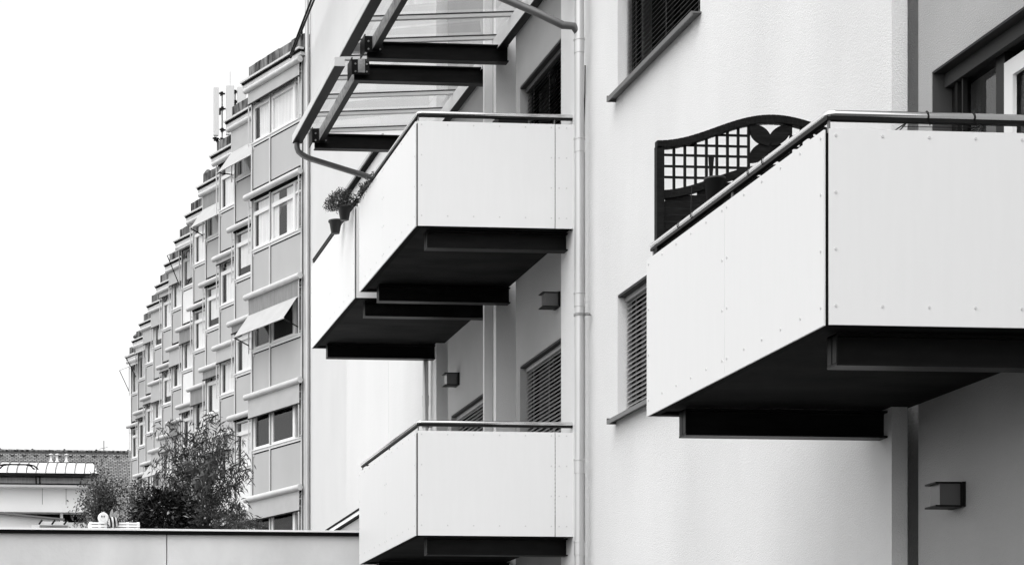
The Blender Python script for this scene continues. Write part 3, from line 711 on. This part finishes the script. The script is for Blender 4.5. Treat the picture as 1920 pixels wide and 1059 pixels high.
for sgn in (1, -1):
    me = bpy.data.meshes.new('roof'); me.from_pydata([(xl, -ln, 0), (xr, -ln, 0), (xr, 0, 0), (xl, 0, 0), (xl, -ln, -.2), (xr, -ln, -.2), (xr, 0, -.2), (xl, 0, -.2)], [], [(0,1,2,3),(7,6,5,4),(0,4,5,1),(1,5,6,2),(2,6,7,3),(3,7,4,0)])
    me.materials.append(M['tiles']); o = bpy.data.objects.new('roof', me); sc.collection.objects.link(o); o.parent = HS
    if sgn == 1: o.location = Vector((0, YH, zr))-WL[HS.name]; o.rotation_euler = (R(47), 0, 0)
    else: o.location = Vector((xl+xr, YH, zr))-WL[HS.name]; o.rotation_euler = (R(47), 0, R(180))
m = MB()
n = int((xr-xl)/.42)
for i in range(n):
    a = xl+i*(xr-xl)/n; m.tube([(a, YH, zr), (a+(xr-xl)/n*.97, YH, zr)], [.09, .07], 8)
    if i % 4 == 0: m.lathe((a, YH, zr+.05), [(.06, 0), (.06, .07), (0, .09)], 8)
m.build('ridge_tiles', 'concrete', HS)
m = MB()
for i, px in enumerate(range(-20, 250, 22)):
    X = Xy(px, YH-1); z = zr-.32; m.tube([(X-.12, YH-.36, z+.06), (X-.05, YH-.38, z), (X+.05, YH-.38, z), (X+.12, YH-.36, z+.06)], .03, 6)
m.build('snow_guard', 'steel', HS)
for px in (95.5, 107, 124.5):
    X = Xy(px, YH-.8); z = zr-.66; yv = YH-.85
    V_ = MB().lathe((X, yv, z-.2), [(.15, .08), (.13, .16), (.06, .24), (.06, .52), (.11, .52), (.11, .56), (0, .6)], 14).build('roof_flue', 'white', HS)
X = Xy(192, YH+1); MB().tube([(X, YH, zr-.2), (X, YH, zr+.6)], .03, 6).tube([(X-.25, YH, zr+.15), (X+.2, YH, zr+.25)], .02, 5).build('aerial', 'galv', HS)

# ------------------------------------------------------------------ white modern house in front of it
YM = 62
def bpx(mb, x0, x1, p0, p1, Y, dep, mi=0):
    X0, X1 = Xy(x0, Y), Xy(x1, Y); Xm = (X0+X1)/2; mb.box(X0, X1, Y, Y+dep, Zp(p1, Xm, Y), Zp(p0, Xm, Y), mi)
W = empty('white_modern_house', (Xy(80, YM), YM+3, 0), 'white flat fronted house with curved metal roof and glazed strip at far left', 'house')
m = MB(); bpx(m, -60, 165, 908, 912, YM-.3, .6); bpx(m, -60, 158, 945, 959, YM-.25, .5); bpx(m, -60, 162, 912, 945, YM, 5); bpx(m, -60, 162, 978, 1500, YM, 5); bpx(m, 113, 118, 958, 978, YM-.1, .2); m.build('wall', 'flank', W)
m = MB(); bpx(m, -60, 162, 958.5, 978, YM+.5, .3); bpx(m, -60, 170, 905.5, 908, YM-.2, .5); m.build('recess', 'black', W)
m = MB()
for px in (79, 123.5): bpx(m, px, px+.8, 912, 945, YM-.01, .01)
m.build('joint', 'sill', W)
for i, px in enumerate(range(-60, 165, 18)):
    m = MB(); bpx(m, px+1, px+17.4, 890, 905.5, YM, .05); m.build('glazing', 'pane', W)
m = MB(); bpx(m, -60, 165, 889, 906, YM+.056, .05); m.build('curtain', 'curtain', W)
m = MB(); bpx(m, -60, 184, 886, 890.5, YM-.55, .5); m.build('gutter', 'steel', W)
# curved standing seam roof
prof = []
zA, zB_ = Zp(886, 3, YM-.5), Zp(867, 3, YM+1.1)
for i in range(9):
    t = i/8; prof.append((YM-.5+1.6*t, zA+(zB_-zA)*(.55*t+.45*t**.5 if t > 0 else 0)))
m = MB(); X0, X1 = Xy(-60, YM), Xy(179, YM)
for i in range(8):
    (ya, za), (yb, zb) = prof[i], prof[i+1]; m.add([(X0, ya, za), (X1, ya, za), (X1, yb, zb), (X0, yb, zb)], [(0, 1, 2, 3)])
m.box(X0, X1, YM+1.1, YM+5, zA-.1, zB_-.002); m.box(X0, X1, YM+.2, YM+1.1, zA-.1, zA); m.build('roof', 'white', W)
for px in range(-60, 176, 18):
    m = MB(); X = Xy(px, YM)
    for i in range(8): m.bar((X+.02*i, prof[i][0], prof[i][1]+.02), (X+.02*(i+1), prof[i+1][0], prof[i+1][1]+.02), .025, .05)
    m.build('standing_seam', 'sill', W)
m = MB(); bpx(m, -60, 182, 865, 867, YM+1.1, .3); m.build('ridge_flashing', 'steel', W)
# pergola hoops at far left
m = MB(); Y = YM-.28
for dx in (0, -7):
    pts = [(Xy(a_+dx, Y), Y, Zp(b_, 3, Y)) for a_, b_ in ((75, 909), (74.5, 890), (71, 879), (64, 873), (55, 871), (15, 871), (6, 873), (-1, 879), (-5, 890), (-5, 909))]
    m.tube(pts, .025, 6)
tag(m.build('metal_hoop', 'steel'), 'thin dark curved metal hoops in front of the glazed strip', 'frame')
# low lean-to
Y = 40
m = MB(); X0, X1 = Xy(-60, Y), Xy(111, Y)
m.add([(X0, Y, 0), (X1, Y, 0), (X1, Y, Zp(974, X1, Y)), (X0, Y, Zp(957, X0, Y)), (X0, Y+3, 0), (X1, Y+3, 0), (X1, Y+3, Zp(974, X1, Y)), (X0, Y+3, Zp(957, X0, Y))], [(0,1,2,3),(7,6,5,4),(0,4,5,1),(1,5,6,2),(2,6,7,3),(3,7,4,0)])
LT = m.build('lean_to_shed', 'flank'); tag(LT, 'low white lean-to with sloping top at the bottom left', 'shed')
MB().bar((X0, Y-.05, Zp(957, X0, Y)), (X1+.1, Y-.05, Zp(974, X1, Y)+.0), .15, .03).build('roof_edge', 'sill', LT)
m = MB(); Y = 36
bpx(m, 75, 128, 977, 984, Y, .4)
for px in (73, 97, 120): m.bar((Xy(px, Y-.1), Y-.1, Zp(985, 3, Y)), (Xy(px+6, Y-.1), Y-.1, Zp(977, 3, Y)), .06, .03, 1)
bpx(m, 60, 140, 984, 1500, Y+.3, .5)
tag(m.build('terrace_bench', ['alu', 'steel']), 'pale slatted ledge below the lean-to at the bottom left', 'ledge')

# ------------------------------------------------------------------ flat-roofed garage with the planted terrace
YG = Yd(22.9, 4); zg = Zp(990.5, Xy(300, YG), YG)
G = empty('garage_building', (-2, YG+4, 0), 'flat roofed garage whose white edge carries the roof garden', 'building')
m = MB()
for i in range(11): m.box(-22+i*2.45, -22+(i+1)*2.45-.012 if i < 10 else XT-.05, YG+.06, YG+.2, 0, zg-.06)
m.box(-22, XT-.06, YG+.2, YG+9, 0, zg-.061); m.build('wall', 'garage', G)
MB().box(-22, XT-.05, YG, YG+9, zg-.022, zg).build('roof_edge', 'white', G)
MB().box(-22, XT-.05, YG+.02, YG+8.9, zg-.06, zg-.024).build('drip_edge', 'black', G)

# ------------------------------------------------------------------ plants on the terrace
gx = lambda px, Y: Xy(px, Y)
def P3(px, py, Y): X = Xy(px, Y); return Vector((X, Y, Zp(py, X, Y)))
def trough(px0, px1, Y, lab, h=.16, m_='wood'):
    m = MB(); X0, X1 = Xy(px0, Y), Xy(px1, Y); n = 3
    for i in range(n):
        z = zg+.002+i*h/n; m.box(X0, X1, Y, Y+.02, z, z+h/n-.01); m.box(X0, X1, Y+.28, Y+.3, z, z+h/n-.012)
    for x in (X0, X1-.03, (X0+X1)/2): m.box(x, x+.03, Y+.02, Y+.28, zg+.002, zg+h)
    m.box(X0+.03, X1-.03, Y+.04, Y+.27, zg+.004, zg+h*.85, 1)
    tag(m.build('planter_trough', [m_, 'bark']), lab, 'planter')
trough(168, 201, YG+.12, 'white slatted planter under the small leaved shrub', .09, 'white')
trough(213, 262, YG+.12, 'white slatted planter right of the bee ornament', .09, 'white')
trough(280, 440, YG+.55, 'dark planter hidden under the narrow leaved shrub', .12)
# narrow leaved shrub
m = MB(); ls = MB(); random.seed(11)
Y0 = YG+.7
tips = [(300, 800), (322, 785), (345, 800), (370, 790), (395, 772), (410, 780), (432, 790), (448, 815), (462, 850), (468, 880), (455, 905), (445, 940), (300, 850), (285, 870), (330, 840), (360, 825), (415, 830), (400, 860), (340, 880), (375, 870), (320, 905), (440, 870), (425, 900), (405, 925), (380, 905), (350, 930), (455, 955), (430, 960), (470, 975), (300, 930), (395, 960), (360, 965), (420, 810), (310, 825), (385, 810)]
for (tx, ty) in tips:
    base = P3(random.uniform(350, 400), 985, Y0+random.uniform(-.1, .3)); tip = P3(tx, ty, Y0+random.uniform(-.35, .55))
    mid = base.lerp(tip, .55)+Vector((random.uniform(-.06, .06), 0, .08)); pts = []
    for i in range(9):
        t = i/8; pts.append(base*(1-t)**2+mid*2*t*(1-t)+tip*t*t)
    m.tube(pts, [.009-.0075*i/8 for i in range(9)], 5, 0, False)
    for i in range(108):
        t = random.uniform(.45, 1.0); p = base*(1-t)**2+mid*2*t*(1-t)+tip*t*t
        p += Vector((random.gauss(0, .05), random.gauss(0, .06), random.gauss(0, .045)))
        d = Vector((random.gauss(0, .8), random.gauss(0, .8), random.gauss(-.65, .5))).normalized(); s_ = d.cross(Vector((random.gauss(0, 1), random.gauss(0, 1), random.gauss(0, 1)))).normalized()
        l = random.uniform(.06, .13); w_ = random.uniform(.010, .018); n_ = d.cross(s_)
        q = p+d*l*.5+n_*l*.06; ls.add([p, q+s_*w_/2, p+d*l-Vector((0, 0, l*.15)), q-s_*w_/2], [(0, 1, 2), (0, 2, 3)])
S = empty('narrow_leaved_shrub', P3(375, 985, Y0), 'tall loose shrub with narrow drooping leaves in front of the window bays', 'shrub')
m.build('stems', 'bark', S); ls.build('foliage', 'leafA', S)
# maple sapling
m = MB(); st = MB(); Y = Y0-.5
for (px, py, sz) in ((362, 880, .13), (352, 868, .10), (392, 868, .12), (383, 890, .13), (400, 890, .10), (368, 905, .12), (350, 905, .08), (388, 912, .09), (376, 925, .09)):
    c = P3(px, py, Y+random.uniform(-.08, .08)); nrm = Vector((random.uniform(-.4, .4), -1, random.uniform(.1, .8))).normalized()
    ux = nrm.cross(Vector((0, 0, 1))).normalized(); uz = nrm.cross(ux).normalized()
    if uz.z > 0: uz = -uz
    pts = []
    for i in range(20):
        a = i/20*2*math.pi; lobe = {0: 1.0, 4: .85, 16: .85, 8: .55, 12: .55}.get(i, .42 if i % 2 == 0 else .52)
        if i in (1, 19): lobe = .62
        if i == 10: lobe = .15
        pts.append(c+(uz*math.cos(a)+ux*math.sin(a))*sz*lobe*.8+nrm*(-.012*lobe))
    m.add([c+nrm*.01]+pts, [(0, i+1, (i+1) % 20+1) for i in range(20)])
    st.tube([P3(377, 985, Y+.1), P3(378, 930, Y+.1), c], .003, 5)
S = empty('maple_sapling', P3(377, 985, Y), 'dark maple sapling with a few broad lobed leaves amid the shrubs', 'sapling')
m.build('foliage', 'leafD', S); st.build('stem', 'bark', S)
# laurel
def dome(px, py, rx, rz, ry, Y, n, ln, wd, core=.55):
    c = P3(px, py, Y); pts = []
    for i in range(n):
        v = Vector((random.gauss(0, 1), random.gauss(0, 1), random.gauss(0, 1))).normalized()*random.uniform(core, 1.0)*(1+.12*math.sin(5*random.random()))
        if v.z < -.55: continue
        pts.append(c+Vector((v.x*rx, v.y*ry, v.z*rz)))
    return c, pts
m = MB(); c, pts = dome(308, 966, .36, .30, .26, YG+.36, 3600, .07, .03)
leaf_cloud(m, pts, .075, .034, outward=c, droop=.3, bend=.2)
S = empty('laurel_bush', (c.x, c.y, zg), 'dense dark rounded laurel bush with broad glossy leaves', 'bush')
m.build('foliage', 'leafB', S)
m = MB()
for i in range(14): m.tube([(c.x+random.uniform(-.05, .05), c.y, zg+.002), Vector(c)+Vector((random.uniform(-.25, .25), random.uniform(-.2, .2), random.uniform(0, .2)))], .007, 5)
m.build('stems', 'bark', S)
# left small leaved shrub
m = MB(); st = MB(); Y = YG+.75; fol = []
for i in range(56):
    tx = random.gauss(188, 26); ty = random.uniform(872, 968) + abs(tx-188)*.5
    if tx < 132 or tx > 250: continue
    base = P3(190+random.uniform(-8, 8), 988, Y); tip = P3(tx, ty, Y+random.uniform(-.25, .3)); st.tube([base, base.lerp(tip, .5)+Vector((0, 0, .06)), tip], [.007, .004, .0015], 5, 0, False)
    for j in range(62):
        t = random.uniform(.3, 1.03); fol.append(base.lerp(tip, t)+Vector((random.gauss(0, .035), random.gauss(0, .05), random.gauss(0, .035))))
for i in range(420): fol.append(P3(random.gauss(200, 32), random.uniform(935, 988), Y-.1+random.uniform(-.1, .3)))
leaf_cloud(m, fol, .034, .019, droop=.3)
S = empty('small_leaved_shrub', P3(190, 988, Y), 'airy small leaved shrub left of the rounded laurel', 'shrub')
m.build('foliage', 'leafC', S); st.build('stems', 'bark', S)
m = MB(); fol = [P3(random.gauss(262, 16), random.uniform(905, 985)+random.gauss(0, 6), YG+.95+random.uniform(-.2, .2)) for i in range(1300)]
leaf_cloud(m, fol, .04, .02, droop=.2)
for i in range(12): m.tube([P3(262, 988, YG+.95), P3(random.uniform(240, 285), random.uniform(915, 950), YG+.95)], .004, 5, 1)
tag(m.build('filler_shrub', ['leafC', 'bark']), 'pale green low shrub between the bee ornament and the laurel', 'shrub')
m = MB(); fol = []
for i in range(900):
    px = random.uniform(400, 492); fol.append(P3(px, 990-abs(random.gauss(0, 14))*(1.1-(px-400)/140), YG+.35+random.uniform(-.1, .2)))
leaf_cloud(m, fol, .045, .012, droop=.1); 
for i in range(10): m.tube([P3(420, 990, YG+.4), P3(430+i*6, 975+i, YG+.35)], .003, 5, 1)
tag(m.build('creeping_plant', ['leafA', 'bark']), 'low creeping plant along the roof edge under the first window bay', 'plant')
# top twig
st = MB(); fo = MB(); Y = YG+1.0
p0, p1 = P3(188, 985, Y), P3(191, 858, Y); st.tube([p0, p1], [.009, .002], 6)
pts = []
for i in range(26):
    t = random.uniform(.45, 1); p = p0.lerp(p1, t); q = p+Vector((random.uniform(-.13, .13)*(1.25-t), 0, .09)); st.tube([p, q], .0014, 4); pts += [p.lerp(q, random.random()) for _ in range(5)]
leaf_cloud(fo, pts, .022, .010)
S = empty('birch_sapling', p0, 'thin upright sapling rising above the small leaved shrub', 'sapling'); st.build('stem', 'galv', S); fo.build('foliage', 'leafC', S)

# bee ornament
Y = YG+.1; B = empty('bee_ornament', P3(203, 990, Y), 'bee shaped garden ornament with a smiling round white face', 'garden ornament')
c = P3(193.5, 970.5, Y); r = .062
m = MB(); m.tube([c+Vector((0, .012, 0)), c+Vector((0, -.012, 0))], r, 28)
m.tube([c+Vector((0, -.012, 0)), c+Vector((0, -.022, 0))], [r, r*.8], 28)
for dx in (-.012, .002, .014): m.tube([c+Vector((dx, 0, r*.95)), c+Vector((dx*1.5, 0, r*1.18))], .0025, 5)
H_ = m.build('head', 'face', B)
m = MB()
for dx in (-.017, .008): m.tube([c+Vector((dx, -.025, .006)), c+Vector((dx+.001, -.025, .024))], .006, 8)
m.build('eye', 'black', H_)
pts = [c+Vector((math.sin(t)*.036, -.0235, -math.cos(t)*.036)) for t in [(-1.1+2.2*i/10) for i in range(11)]]
MB().tube(pts, .0018, 5).build('mouth', 'rivet', H_)
bc = P3(212.5, 978.5, Y+.0)
m = MB(); rings = []
ax_ = Vector((1, 0, .12)).normalized()
for i in range(12):
    t0, t1 = i/12, (i+1)/12; f = lambda t: .064*math.sqrt(max(.02, 1-(2*t-1)**2))
    m.tube([bc+ax_*(t0-.5)*.125, bc+ax_*(t1-.5)*.125], [f(t0), f(t1)], 16, i//2 % 2, i in (0, 11))
for k in range(6):
    a = k*math.pi/3; m.tube([bc+ax_*-.06+Vector((0, -.03*math.cos(a), .03*math.sin(a))), bc+ax_*.03+Vector((0, -.054*abs(math.cos(a)), .05*math.sin(a)))], .003, 5, 1)
m.build('body', ['alu', 'black'], B)
for (px, py, tx, ty, wv) in ((208, 970, 210.5, 953.5, .019), (214, 969, 219, 957, .023), (217, 971, 223, 963, .014)):
    a, b = P3(px, py, Y+.01), P3(tx, ty, Y+.01); d = b-a; s_ = Vector((d.z, 0, -d.x)).normalized(); pts = []
    for i in range(9): t = i/8; pts.append(a+d*t+s_*wv*math.sin(math.pi*(t*.8+.15)))
    for i in range(8, -1, -1): t = i/8; pts.append(a+d*t-s_*wv*math.sin(math.pi*(t*.8+.15)))
    m = MB(); m.poly_y([(p.x, p.z) for p in pts], a.y-.003, a.y+.003); m.build('wing', 'wing', B)
